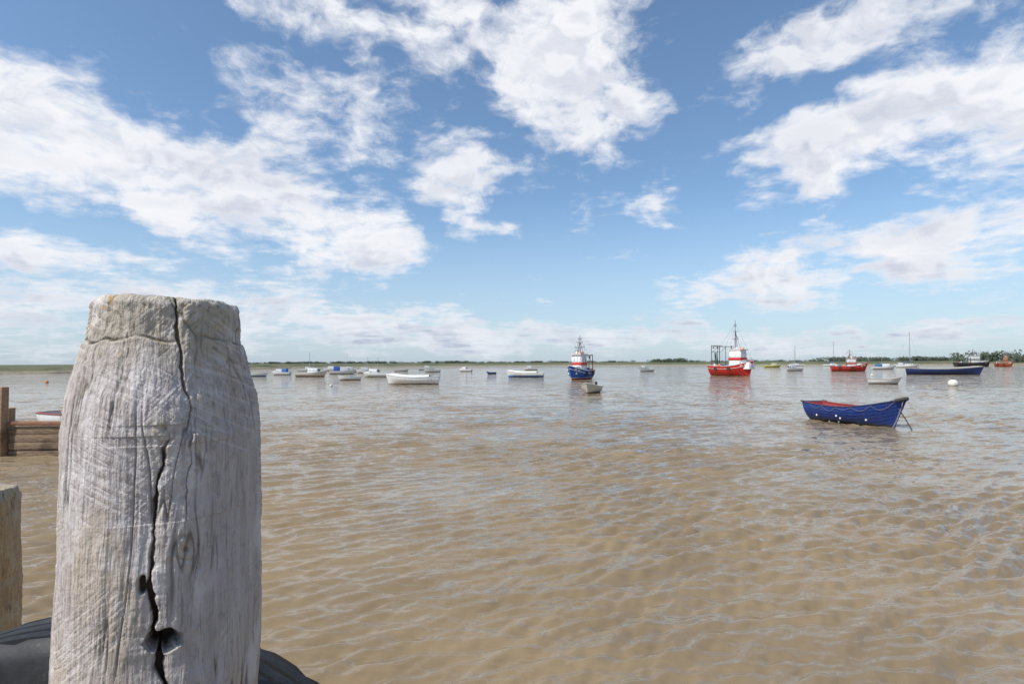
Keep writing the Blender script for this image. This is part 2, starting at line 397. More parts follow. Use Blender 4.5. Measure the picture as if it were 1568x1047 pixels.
    obj_from(bm,"mast_and_rigging",[paint((.15,.14,.14),.5,.4),paint(WHITE,.4,.2)],e)
    bm=bmesh.new()
    pts=[h.gun(t,1,.5,.05) for t in (.66,.74,.82,.9,.97)]+[h.gun(t,-1,.5,.05) for t in (.97,.9,.82,.74,.66)]
    tube(bm,pts,.025,0,5)
    for t in (.66,.78,.9):
        for sd_ in (-1,1): a=h.gun(t,sd_,0,.05); tube(bm,[a,a+Vector((0,0,.5))],.02,0,5)
    tube(bm,[(-L*.1,-.4,deck+.45),(-L*.1,.4,deck+.45)],.25,0,10)
    obj_from(bm,"bow_rail_and_winch",paint((.35,.34,.33),.5,.5),e)
    bm=bmesh.new()
    for i in range(8): box(bm,(-L*.25+random.uniform(-.8,.6),random.uniform(-.8,.8),deck+.2+.20*(i%4)),(.7,.45,.3),i%2,rz=random.uniform(-.3,.3),bev=.02)
    ball(bm,(-L*.3,hw*.7,zm+.05),.28,2); ball(bm,(-L*.18,-hw*.75,zm+.1),.25,2); ball(bm,(-L*.36,-hw*.4,zm+.15),.22,3)
    obj_from(bm,"fish_boxes_and_floats",[paint((.05,.2,.35),.6,.4),paint((.6,.3,.06),.6,.4),paint((.75,.18,.04),.5,.3),paint(WHITE,.5,.4)],e)
    if gantry:
        bm=bmesh.new(); gx=-L*.40; gz=gantry; gw=B*.36
        for sd_ in (-1,1):
            tube(bm,[(gx,sd_*gw,deck),(gx,sd_*gw,gz)],.06,0,6); tube(bm,[(gx+1.3,sd_*gw,deck),(gx+1.3,sd_*gw,gz-.2)],.045,0,6)
            tube(bm,[(gx,sd_*gw,gz),(gx+1.3,sd_*gw,gz-.2),(cx-hl/2,sd_*hw*.4,gz-.25)],.05,0,6)
            tube(bm,[(gx,sd_*gw,gz-1.3),(gx+1.3,sd_*gw,gz-.3)],.03,0,5)
        tube(bm,[(gx,-gw,gz),(gx,gw,gz)],.06,0,6); tube(bm,[(gx,-gw,gz-1.1),(gx,gw,gz-1.1)],.035,0,6); tube(bm,[(gx+1.3,-gw,gz-.2),(gx+1.3,gw,gz-.2)],.045,0,6)
        ball(bm,(gx,gw*.5,gz-.35),.16,0); ball(bm,(gx,-gw*.5,gz-.35),.16,0)
        for k in range(3): tube(bm,[(gx+.2,-gw*.5+k*.28,gz-1.2),(gx+.35+random.uniform(-.1,.1),-gw*.5+k*.28,deck+.9)],.05,1,6,.10)
        obj_from(bm,"gantry",[paint((.10,.055,.045),.6,.5),paint((.05,.12,.10),.9,.3)],e)
    return e,h

# ---------------------------------------------------------------- foreground blue rowing boat
e,h=open_boat("rowing_boat",13.78,22.95,-70.5,4.15,1.6,1.12,.66,.76,(.007,.034,.19),bottom=(.02,.02,.03),inside=(.30,.045,.04),rail=(.03,.035,.10),strakes=8,tw=.72,rake=.5,zline=.05,roll=-1)
bm=bmesh.new()
for s in [.12+.06*i for i in range(14)]:
    for sd_ in (-1,1):
        tube(bm,[h.pt(s,q,sd_,0,.05+.012) for q in (.02,.15,.3,.45)],.012,0,4)
for sd_ in (-1,1): tube(bm,[h.gun(s/20,sd_,.006,.06) for s in range(0,20)],.020,0,5)
obj_from(bm,"ribs",paint((.36,.05,.04),.7,.5),e)
bm=bmesh.new()
for sd_ in (-1,1):
    for k in range(5):
        s0=.12+k*.165; pp=[]
        dp=(.13,.19,.10,.17,.22)[k]
        for i in range(9):
            t=i/8; pp.append(h.pt(s0+.165*t,.03+dp*4*t*(1-t),sd_,.04))
        tube(bm,pp,.008,0,5)
tube(bm,sag(h.gun(.99,-1,.05),(h.L/2-.2,-.45,.02),.12),.018,0,5)
obj_from(bm,"grab_rope",paint((.18,.18,.22),.9,.4),e)
bm=bmesh.new()
for s,q in ((.18,.5),(.3,.74),(.42,.70),(.44,.42),(.47,.52),(.72,.56),(.6,.78)):
    ball(bm,h.pt(s,q,-1,.03),.036,0,(1,.7,1.2))
obj_from(bm,"small_fenders",paint((.75,.72,.65),.5,.4),e)
bm=bmesh.new()
tube(bm,[h.gun(s,-1,.0,-.03) for s in (.93,.96,.985)]+[h.gun(1,1,0)+Vector((.05,0,0))]+[h.gun(s,1,.0,-.03) for s in (.985,.96,.93)],.06,0,8)
for sd_ in (-1,1): tube(bm,[h.gun(0,sd_,.0,-.02)+Vector((-.03,0,.02)),h.gun(.04,sd_,.02,-.02)],.04,0,8)
tube(bm,[(h.L/2-.35,-.05,.85),(h.L/2+.05,-.1,.35),(h.L/2+.40,-.2,-.1)],.022,0,6)
obj_from(bm,"bow_fender",paint((.05,.045,.04),.8,.5),e)
bm=bmesh.new()
tube(bm,[(-1.7,.25,.55),(1.2,.32,.68)],.024,0,6); tube(bm,[(-1.6,.1,.57),(1.3,.18,.70)],.024,0,6)
box(bm,(1.45,.33,.70),(.5,.13,.02),0,rz=.04); box(bm,(1.55,.19,.72),(.5,.13,.02),0,rz=.04)
box(bm,(1.3,0,.64),(.5,.5,.1),0,bev=.03)
obj_from(bm,"oars",thwart,e)

# ---------------------------------------------------------------- fleet
fishing_boat("fishing_boat",39.0,101,-56,8.4,3.2,2.65,1.70,RED,WHITE,RED,9.8,5.4,line=None,band=(.62,.50,.45),housepos=.14,roofz=4.5,zline=.12,bottom=(.35,.02,.02),hl_=.28)
fishing_boat("fishing_boat",9.9,84,238,6.6,2.7,2.05,1.3,(.01,.10,.42),WHITE,(.5,.03,.02),6.5,3.6,band=(.7,.7,.7),housepos=.0,roofz=3.6,zline=.22,bottom=(.55,.03,.02),line=(.7,.7,.7),hl_=.30)
fishing_boat("fishing_boat",81.7,138,-20,8.0,2.8,2.1,1.2,(.5,.02,.02),(.62,.62,.6),(.45,.03,.02),5.3,0,band=(.5,.1,.08),housepos=.05,roofz=3.0)
fishing_boat("work_boat",182,225,-10,12.5,4,2.6,1.6,(.02,.022,.03),(.62,.62,.60),(.2,.2,.2),7.0,0,band=(.1,.1,.1),housepos=.05,roofz=4.3)
fishing_boat("fishing_boat",191,221,-60,6,2.4,2.0,1.4,(.38,.09,.03),(.30,.16,.08),(.25,.06,.03),6.5,0,band=(.3,.15,.1),housepos=.1,roofz=3.6)
open_boat("dinghy",6.5,46.8,248,3.1,1.55,.85,.55,.55,(.55,.52,.42),bottom=(.16,.13,.09),inside=(.30,.26,.2),rail=(.62,.6,.5),outboard=True,tw=.8,rake=.35)
open_boat("whaler_boat",-11.9,68,176,6.5,1.9,1.2,.80,.95,(.80,.80,.78),bottom=(.5,.5,.48),inside=(.6,.6,.57),rail=(.7,.7,.68),tw=.4,cover=(.72,.72,.70))
open_boat("whaler_boat",2.2,97,168,6.5,2.0,1.15,.75,.8,(.76,.76,.74),bottom=(.03,.16,.5),inside=(.6,.6,.57),rail=(.7,.7,.68),zline=.32,cover=(.7,.7,.68))
cabin_boat("motor_boat",-25.4,106,170,5.4,bottom=(.1,.1,.1),mast=3.6)
open_boat("dinghy",-24.6,86,185,3.5,1.4,.75,.5,.5,(.74,.74,.72),inside=(.5,.5,.48),rail=(.6,.6,.58))
cabin_boat("sailing_dinghy",-38.3,109,-8,6.4,top=(.62,.58,.5),bottom=(.25,.08,.04),line=(.3,.1,.05),mast=4.6,B=2.0)
cabin_boat("motor_boat",-39.8,134,12,6.2,canopy=(.03,.08,.3))
cabin_boat("motor_boat",-37.5,146,192,5.4,bottom=(.03,.1,.3),mast=4.2)
open_boat("dinghy",-50.5,112,10,4.8,1.7,.85,.55,.6,WHITE,bottom=(.03,.2,.5),zline=.2,inside=(.5,.5,.48),rail=(.6,.6,.6))
cabin_boat("motor_boat",-52,128,175,4.6,canopy=(.05,.15,.4))
open_boat("dinghy",-4.6,125,200,2.3,1.1,.6,.42,.4,(.02,.08,.35),inside=(.2,.2,.2),rail=(.1,.1,.12))
cabin_boat("motor_boat",-22,156,200,4.8,cab=(.66,.64,.5),mast=3.5)
cabin_boat("motor_boat",-13.8,167,160,4.4)
open_boat("dinghy",-33,170,10,4.4,1.6,.8,.5,.5,WHITE)
cabin_boat("motor_boat",-63,175,10,5.4,bottom=(.25,.05,.03))
cabin_boat("motor_boat",-31,205,10,5.6)
cabin_boat("motor_boat",-46,160,15,5.8,mast=5.5); cabin_boat("motor_boat",-60,190,185,6.2,canopy=(.03,.08,.25)); cabin_boat("motor_boat",6,190,185,5.0)
cabin_boat("motor_boat",35.4,151,-150,5.0)
cabin_boat("motor_boat",107,234,-5,7.0,top=(.62,.58,.12),cab=(.6,.58,.35),bottom=(.4,.4,.1))
cabin_boat("motor_boat",74,150,-160,5.6,mast=5.4,bottom=(.05,.05,.06))
sailing_yacht("sailing_yacht",159,283,-30,8,12.2)
open_boat("dinghy",40.5,62,-25,3.2,1.35,.75,.5,.5,(.66,.66,.64),bottom=(.2,.18,.15),inside=(.45,.43,.4),rail=(.3,.25,.2))
cabin_boat("motor_boat",109,167,-12,6.4,bottom=(.03,.2,.4),canopy=(.04,.15,.3),mast=4.0)
sailing_yacht("sailing_yacht",148,213,-25,7.6,13.2,cover=(.02,.07,.25))
open_boat("lifeboat",76.5,101,-33,11.2,2.6,1.45,1.0,1.15,(.012,.03,.12),bottom=(.02,.02,.03),inside=(.3,.28,.25),rail=(.45,.36,.22),tw=.45,rake=.6,cover=(.30,.30,.27))
open_boat("dinghy",-16.9,22.6,-12,3.6,1.5,.84,.60,.62,WHITE,inside=(.5,.5,.48),rail=(.32,.06,.05),bottom=(.2,.1,.08))
sailing_yacht("sailing_yacht",150,300,160,7.5,10.5)
cabin_boat("motor_boat",168,246,170,6)

def buoy(name,X,Y,r,col,rope=False):
    e=boat_empty(name,X,Y,random.uniform(0,360)); bm=bmesh.new()
    ball(bm,(0,0,r*.55),r,0,(1,1,.92)); tube(bm,[(0,0,r*1.4),(0,0,r*1.62)],r*.2,1,8)
    pts=[(r*.28*math.cos(a),0,r*1.68+r*.22*math.sin(a)) for a in [i*math.pi/6 for i in range(12)]]
    tube(bm,pts,r*.06,1,5,closed=True)
    obj_from(bm,"float",[paint(col,.45,.5),paint((.15,.15,.15),.6,.3)],e)
    if rope:
        bm=bmesh.new(); tube(bm,[(0,0,r*1.6),(-.9,.1,.38),(-1.9,.25,.05),(-2.4,.3,-.1)],.03,0,5); obj_from(bm,"mooring_rope",rope_m,e); e.rotation_euler=(0,0,-.5)
    return e
buoy("mooring_buoy",43.3,56,.44,(.66,.65,.58),True)
buoy("mooring_buoy",-64.5,79,.22,(.6,.2,.05))
buoy("mooring_buoy",46,185,.3,(.6,.38,.06)); buoy("mooring_buoy",14,115,.22,(.7,.68,.6))
buoy("mooring_buoy",-20,63,.16,(.7,.68,.6)); buoy("mooring_buoy",60,95,.22,(.7,.68,.6)); buoy("mooring_buoy",100,105,.2,(.1,.1,.1))

# ---------------------------------------------------------------- water
def water():
    Y=[2.4]
    while Y[-1]<110: Y.append(Y[-1]*1.005)
    while Y[-1]<9000: Y.append(Y[-1]*1.035)
    Y=np.array(Y); nc=960; T=np.linspace(-1.55,1.55,nc)
    YY,TT=np.meshgrid(Y,T,indexing='ij'); XX=YY*TT
    sp=np.gradient(Y)[:,None]*np.ones_like(TT); sp=np.maximum(sp,YY*3.1/nc)
    Z=np.zeros_like(XX); lost=np.zeros_like(XX)
    g=np.zeros_like(XX)
    for i in range(8):
        a=rng.uniform(0,2*np.pi); l=rng.uniform(3,16); g+=np.sin((XX*np.cos(a)+YY*np.sin(a))*2*np.pi/l+rng.uniform(0,6.28))
    g=1+.32*g/2
    n=130
    for i in range(n):
        lam=.08*(1.9/.08)**((i+rng.uniform(0,1))/n)
        th=math.radians(-62)+rng.normal(0,.50 if lam<.3 else .27)
        slope=.070*math.exp(-((math.log(lam/.31))/.85)**2)
        k=2*np.pi/lam; amp=slope/k
        att=np.clip((lam/sp-2.5)/2.5,0,1)
        ph=k*(XX*math.cos(th)+YY*math.sin(th))+rng.uniform(0,6.28)
        Z+=amp*att*(np.sin(ph)+.25*np.sin(2*ph+1.2))
        lost+=(1-att**2)*slope**2/2
    Z*=g
    lost=np.sqrt(lost)*g
    V=np.stack([XX,YY,Z],-1).reshape(-1,3); nr=len(Y)
    idx=np.arange(nr*nc).reshape(nr,nc)
    F=np.stack([idx[:-1,:-1],idx[:-1,1:],idx[1:,1:],idx[1:,:-1]],-1).reshape(-1,4)
    b=len(V); R=12000
    V=np.vstack([V,[[-R,-R,-.2],[R,-R,-.2],[R,R,-.2],[-R,R,-.2]]]); F=np.vstack([F,[[b,b+1,b+2,b+3]]])
    lost=np.concatenate([lost.ravel(),np.full(4,lost.max())]).astype(np.float32)
    me=bpy.data.meshes.new("water"); me.vertices.add(len(V)); me.vertices.foreach_set('co',V.ravel())
    me.loops.add(F.size); me.loops.foreach_set('vertex_index',F.ravel().astype(np.int32))
    me.polygons.add(len(F)); me.polygons.foreach_set('loop_start',(np.arange(len(F))*4).astype(np.int32))
    me.polygons.foreach_set('use_smooth',np.ones(len(F),bool)); me.update(calc_edges=True)
    at=me.attributes.new('ripple','FLOAT','POINT'); at.data.foreach_set('value',lost)
    m,n_,bs=mat("muddy_water",.055,.5); bs.inputs['IOR'].default_value=1.33
    geo=n_.new('ShaderNodeNewGeometry'); g=geo.outputs['Position']
    r=n_.mp(g,rot=(0,0,math.radians(-28)),sc=(.45,1.2,1))
    big=n_.noise(g,.35,3,.6); huge=n_.noise(g,.05,2,.55)
    col=n_.mix(n_.mr(big,.35,.65),(.215,.156,.088),(.262,.190,.108))
    col=n_.mix(n_.mr(huge,.35,.65,0,.5),col,(.235,.190,.135))
    n_.l.new(col,bs.inputs['Base Color'])
    f1=n_.vm('SUBTRACT',n_.noise(r,9,4,.65,col=True),(.5,.5,.5))
    f2=n_.vm('SUBTRACT',n_.noise(n_.mp(g,rot=(0,0,math.radians(-20)),sc=(.4,1.0,1)),1.6,5,.8,col=True),(.5,.5,.5))
    atn=n_.new('ShaderNodeAttribute'); atn.attribute_name='ripple'; A=atn.outputs['Fac']
    gust=n_.mr(n_.noise(n_.mp(g,sc=(.5,1.4,1)),.12,3,.6),.3,.7,.7,1.35)
    s1=n_.m('ADD',n_.m('MULTIPLY',A,1.8),.52); s2=n_.m('MULTIPLY',n_.m('MULTIPLY',A,7.0),gust)
    off=n_.vm('ADD',n_.vm('SCALE',f1,s1),n_.vm('SCALE',f2,s2)); off=n_.vm('MULTIPLY',off,(.8,1,0))
    nn=n_.vm('NORMALIZE',n_.vm('ADD',geo.outputs['Normal'],off))
    n_.l.new(nn,bs.inputs['Normal'])
    me.materials.append(m)
    o=bpy.data.objects.new("water",me); S.collection.objects.link(o)
water()

# ---------------------------------------------------------------- far shore
def land():
    shore=[(-900,50),(-420,75),(-210,98),(-128,140),(-122,230),(-118,290),(-60,370),(0,430),(80,420),(140,370),(200,318),(240,292),(300,285),(420,240),(700,200),(1200,150)]
    P=[]
    for i in range(len(shore)-1):
        a=Vector(shore[i]);b=Vector(shore[i+1]); k=max(3,int((b-a).length/9))
        for j in range(k): P.append(a.lerp(b,j/k))
    P.append(Vector(shore[-1]))
    Q=[]
    for i,p in enumerate(P):
        lo=max(0,i-5);hi=min(len(P),i+6); v=Vector((0,0))
        for q in P[lo:hi]: v+=q
        v/= (hi-lo); v+=Vector((random.uniform(-1,1),random.uniform(-2.5,2.5))); Q.append(v)
    bm=bmesh.new(); prof=[(0,-.4),(3,.25),(7,.75),(14,1.15),(22,1.8),(30,1.75),(80,1.7),(300,2.0),(900,2.8),(8000,3.5)]
    rows=[]
    for d_,zz in prof:
        r=[]
        for p in Q:
            u=p.normalized() if p.length>0 else Vector((0,1)); u=(u*.4+Vector((0,1))*.6)
            r.append(bm.verts.new((p.x+u.x*d_,p.y+u.y*d_,zz+(random.uniform(-.12,.18) if 0<d_<100 else 0))))
        rows.append(r)
    for a,b in zip(rows[:-1],rows[1:]):
        for i in range(len(Q)-1): bm.faces.new((a[i],a[i+1],b[i+1],b[i]))
    m,n,b=mat("marsh_ground",.9,.2)
    g=n.new('ShaderNodeNewGeometry').outputs['Position']; s=n.new('ShaderNodeSeparateXYZ'); n.l.new(g,s.inputs[0])
    a=n.noise(g,.06,4,.6); c=n.noise(g,.8,4,.6)
    grass=n.mix(n.mr(a,.35,.65),(.08,.10,.05),(.16,.15,.085)); grass=n.mix(n.mr(c,.45,.7,0,.6),grass,(.06,.08,.04))
    sh=n.mix(n.mr(c,.3,.7),(.18,.15,.10),(.30,.26,.19))
    col=n.mix(n.mr(s.outputs[2],.6,1.0),sh,grass); n.l.new(col,b.inputs['Base Color'])
    obj_from(bm,"marsh_shore",m,smooth=False)
land()
def treeline(name,specs):
    V=[];F=[]
    for (x0,x1,y,hmin,hmax,cnt) in specs:
        for _ in range(cnt):
            cx=random.uniform(x0,x1); cy=y+random.uniform(-25,25); H=random.uniform(hmin,hmax); R=H*random.uniform(.8,1.6)
            b=len(V); 
            for (a,zz,r) in ((0,1,.35),(2.1,1,.35),(4.2,1,.35),(0,H*.6,.15),(2.1,H*.6,.15),(4.2,H*.6,.15)): V.append((cx+r*math.cos(a),cy+r*math.sin(a),zz))
            for k in range(3): F.append((b+k,b+(k+1)%3,b+3+(k+1)%3,b+3+k))
            for k in range(80):
                while True:
                    p=[random.uniform(-1,1) for _ in range(3)]
                    if sum(v*v for v in p)<1: break
                c=Vector((cx+p[0]*R,cy+p[1]*R,1.6+H*.5+p[2]*H*.48)); s_=H*random.uniform(.08,.17)
                u=Vector([random.gauss(0,1) for _ in range(3)]).normalized(); v=u.orthogonal().normalized()
                b=len(V); V.extend([tuple(c+u*s_),tuple(c+v*s_),tuple(c-u*s_*.8),tuple(c-v*s_)]); F.append((b,b+1,b+2,b+3))
    me=bpy.data.meshes.new(name); me.from_pydata(V,[],F)
    m,n,b=mat("distant_foliage",.9,.1); g=n.new('ShaderNodeNewGeometry').outputs['Position']; a=n.noise(g,.15,4,.6)
    n.l.new(n.mix(n.mr(a,.35,.65),(.05,.065,.045),(.095,.11,.075)),b.inputs['Base Color'])
    me.materials.append(m); o=bpy.data.objects.new(name,me); S.collection.objects.link(o)
treeline("tree_line",[(-520,-280,750,1.8,4,80),(-330,-60,800,2,4.5,150),(-90,40,850,1.8,3.5,80),(30,170,800,1.8,4,70),(170,215,700,4,6,22),(200,500,760,2,3.5,150),(340,460,620,4,6.2,70),(430,620,620,3,5,100)])
treeline("tree_line",[(262,300,325,3,7,26),(300,390,345,3.5,6.5,34)])

# ---------------------------------------------------------------- weathered mooring post (foreground)
def vnoise(p,seed=0):
    r=np.random.default_rng(seed); T=r.random((32,32,32)).astype(np.float32)
    i=np.floor(p).astype(int); f=p-i; f=f*f*(3-2*f); i&=31; j=(i+1)&31
    x0,y0,z0=i[...,0],i[...,1],i[...,2]; x1,y1,z1=j[...,0],j[...,1],j[...,2]; fx,fy,fz=f[...,0],f[...,1],f[...,2]
    L=lambda a,b,t:a+(b-a)*t
    return L(L(L(T[x0,y0,z0],T[x1,y0,z0],fx),L(T[x0,y1,z0],T[x1,y1,z0],fx),fy),L(L(T[x0,y0,z1],T[x1,y0,z1],fx),L(T[x0,y1,z1],T[x1,y1,z1],fx),fy),fz)-.5
def fbm(p,o=4,seed=0):
    s=0;a=1;t=0
    for k in range(o): s=s+a*vnoise(p*(2**k)+k*7.3,seed+k); t+=a; a*=.55
    return s/t*2
def make_post(name,C,prof,front,zt,zbot,cracks,knots,hole,mtl,nphi=800,nz=820,dense=.70,amp=1.0,slant=0.0,groove=None):
    fr=np.array([front[0],front[1]]); fr=fr/np.linalg.norm(fr); rt=np.array([-fr[1],fr[0]])
    ph=np.linspace(-np.pi,np.pi,nphi,endpoint=False)
    zs=np.concatenate([np.linspace(zt,zt-dense,nz),np.linspace(zt-dense,zbot,40)[1:]])
    PH,ZZ=np.meshgrid(ph,zs,indexing='xy')
    R=np.interp(-ZZ,[-p[0] for p in prof],[p[1] for p in prof])
    ux=np.sin(PH);uy=np.cos(PH)
    P3=np.stack([ux*R,uy*R,ZZ],-1)
    du=np.zeros_like(R)
    for (kz,kp,kr) in knots:
        dx=(PH-kp)*R; dz=ZZ-kz; du+=np.sign(dx)*kr*1.1*np.exp(-(dx/(kr*2.2))**2-(dz/(kr*3.2))**2)*np.clip(np.abs(dx)/kr*2,0,1)
    wob=fbm(P3*np.array([9,9,3.]),3,11)*.02
    PG=np.stack([np.sin(PH-du/R)*R,np.cos(PH-du/R)*R,ZZ],-1); PG[...,0]+=wob; PG[...,1]+=wob*.5
    grain=fbm(PG*np.array([70,70,5.]),4,21); grain2=fbm(PG*np.array([190,190,11.]),3,31)
    rough=fbm(P3*np.array([75,75,60.]),4,33)
    lump=fbm(P3*np.array([7,7,4.]),3,41)
    fiss=np.clip(1-np.abs(fbm(PG*np.array([34,34,2.2]),3,51))*14,0,1)*np.clip(fbm(P3*np.array([12,12,6]),2,61)*4,0,1)
    tq=(ZZ*1.0+ux*R*.55); chat=np.clip(1-np.abs(fbm(np.stack([ux*R*9,uy*R*9,tq*95],-1),2,71))*5,0,1)*np.clip(fbm(P3*np.array([9,9,9.]),2,81)*5+.1,0,1)
    tq2=(ZZ-ux*R*1.1); chat2=np.clip(1-np.abs(fbm(np.stack([ux*R*14,uy*R*14,tq2*140],-1),2,75))*6,0,1)*np.clip(fbm(P3*np.array([11,11,8.]),2,85)*6-.6,0,1)
    r=R*(1+.022*np.cos(2*(PH-.6))+.022*np.cos(3*PH+1.0))+amp*(lump*.008+grain*.0020+grain2*.0010+rough*.0013-fiss*.0026-chat*.0008-chat2*.0006)
    cav=fiss*.6+np.clip(-grain-.30,0,1)*.7+np.clip(-rough-.40,0,1)*.6
    if groove:
        zg=groove+.006*np.sin(PH*2+.4)+fbm(P3*np.array([25,25,0.]),3,91)*.016
        up=np.clip(.15+fbm(P3*np.array([13,13,0]),2,92)*2.2,0,1)
        gw=np.exp(-((ZZ-zg)/.0018)**2)*up; r-=.0045*gw; cav=np.maximum(cav,gw*.8)
        capm=np.clip((ZZ-zg)/.004+.5,0,1); r+=-(.0015+.004*up)*capm+capm*rough*.0016+capm*fbm(P3*np.array([28,28,28.]),3,97)*.0035
        edge=np.clip((ZZ-(zt-.012))/.012,0,1); r-=edge**2*(.005+.014*np.clip(fbm(P3*np.array([26,26,12.]),3,93)+.1,0,1))
        cav=np.maximum(cav,capm*np.clip(fbm(PG*np.array([60,60,30.]),3,98)-.30,0,1)*2.0)
    for crack in cracks:
        cz=np.array([c[0] for c in crack])[::-1]; cp=np.array([c[1] for c in crack])[::-1]; cw=np.array([c[2] for c in crack])[::-1]; cd=np.array([c[3] for c in crack])[::-1]
        jit=fbm(np.stack([ZZ*0,ZZ*0+3,ZZ*36],-1),4,101)*.06
        dd=(PH-(np.interp(ZZ,cz,cp)+jit))*R; w=np.interp(ZZ,cz,cw)*np.clip(1+1.2*fbm(np.stack([ZZ*0,ZZ*0,ZZ*60],-1),3,111),.25,3); dp=np.interp(ZZ,cz,cd)
        c_=np.exp(-(dd/w)**4); r-=c_*dp; cav=np.maximum(cav,np.clip(c_*dp/.010,0,1))
        r-=np.exp(-(np.abs(dd)/(w*5)))*dp*.28
        cav=np.maximum(cav,.35*np.exp(-(np.abs(dd)/(w*2.5)))*np.clip(dp/.008,0,1))
        r+=.002*np.tanh(dd/.01)*np.exp(-(dd/.08)**2)*(dp>.002)
    knot=np.zeros_like(r)
    for (kz,kp,kr) in knots:
        wn_=fbm(P3*np.array([45,45,45.]),3,151)*kr*.55
        dx=(PH-kp)*R; dz=(ZZ-kz)*.72+dx*.25; q=np.abs(np.sqrt(dx*dx+dz*dz)+wn_)
        r+=.005*np.exp(-(q/(kr*2.2))**2)-.004*np.exp(-(q/(kr*.35))**2)
        r-=.0016*np.exp(-((q-kr)/.0022)**2)*np.clip(.5+fbm(P3*np.array([40,40,40.]),2,152)*2,0,1)
        knot=np.maximum(knot,np.exp(-(q/(kr*1.3))**2)); cav=np.maximum(cav,.40*np.exp(-((q-kr)/.003)**2)*np.clip(.4+fbm(P3*np.array([40,40,40.]),2,152)*2,0,1)); cav=np.maximum(cav,.6*np.exp(-(q/(kr*.3))**2))
    for (hz,hp,hw,hh_,hd) in hole:
        dx=(PH-hp)*R; dz=ZZ-hz; wv=fbm(P3*np.array([50,50,50]),3,121)*.6
        q=(np.abs(dx/hw)**2.6+np.abs(dz/hh_)**2.6)**(1/2.6)+wv; c_=np.clip((1.1-q)/.3,0,1); r-=c_*hd; cav=np.maximum(cav,c_)
    Zc=ZZ+slant*(ux*R)*np.clip((ZZ-(zt-.15))/.15,0,1)+.006*fbm(P3*np.array([18,18,0]),3,131)*np.clip((ZZ-zt+.02)/.02,0,1)
    Xw=C[0]+r*(ux*rt[0]+uy*fr[0]); Yw=C[1]+r*(ux*rt[1]+uy*fr[1])
    V=np.stack([Xw,Yw,Zc],-1); nr=len(zs)
    caps=[]
    for k,f in enumerate((.95,.86,.72,.55,.35,.15,.04)):
        rr=r[0]*f; wgt=1-f; zc=Zc[0]*f+ (zt+.0015)*wgt+.002*min(1,wgt*8)+fbm(np.stack([rr*np.sin(ph)*60,rr*np.cos(ph)*60,ph*0],-1),2,141)*.003
        caps.append(np.stack([C[0]+rr*(np.sin(ph)*rt[0]+np.cos(ph)*fr[0]),C[1]+rr*(np.sin(ph)*rt[1]+np.cos(ph)*fr[1]),zc],-1))
    nc_=len(caps)
    allv=np.concatenate([np.stack(caps[::-1]),V],0); nr2=allv.shape[0]
    idx=np.arange(nr2*nphi).reshape(nr2,nphi); nx=np.roll(idx,-1,1)
    F=np.stack([idx[:-1],idx[1:],nx[1:],nx[:-1]],-1).reshape(-1,4)
    me=bpy.data.meshes.new(name); vv=allv.reshape(-1,3); me.vertices.add(len(vv)); me.vertices.foreach_set('co',vv.astype(np.float32).ravel())
    me.loops.add(F.size); me.loops.foreach_set('vertex_index',F.ravel().astype(np.int32)); me.polygons.add(len(F)); me.polygons.foreach_set('loop_start',(np.arange(len(F))*4).astype(np.int32))
    me.polygons.foreach_set('use_smooth',np.ones(len(F),bool)); me.update(calc_edges=True)
    def attr(nm,a):
        full=np.concatenate([np.zeros((nc_,nphi)),a],0).astype(np.float32).ravel()
        at=me.attributes.new(nm,'FLOAT','POINT'); at.data.foreach_set('value',full)
    attr('cavity',np.clip(cav,0,1)); attr('knot',knot); attr('mark',np.maximum(chat,chat2))
    me.materials.append(mtl); o=bpy.data.objects.new(name,me); S.collection.objects.link(o); return o
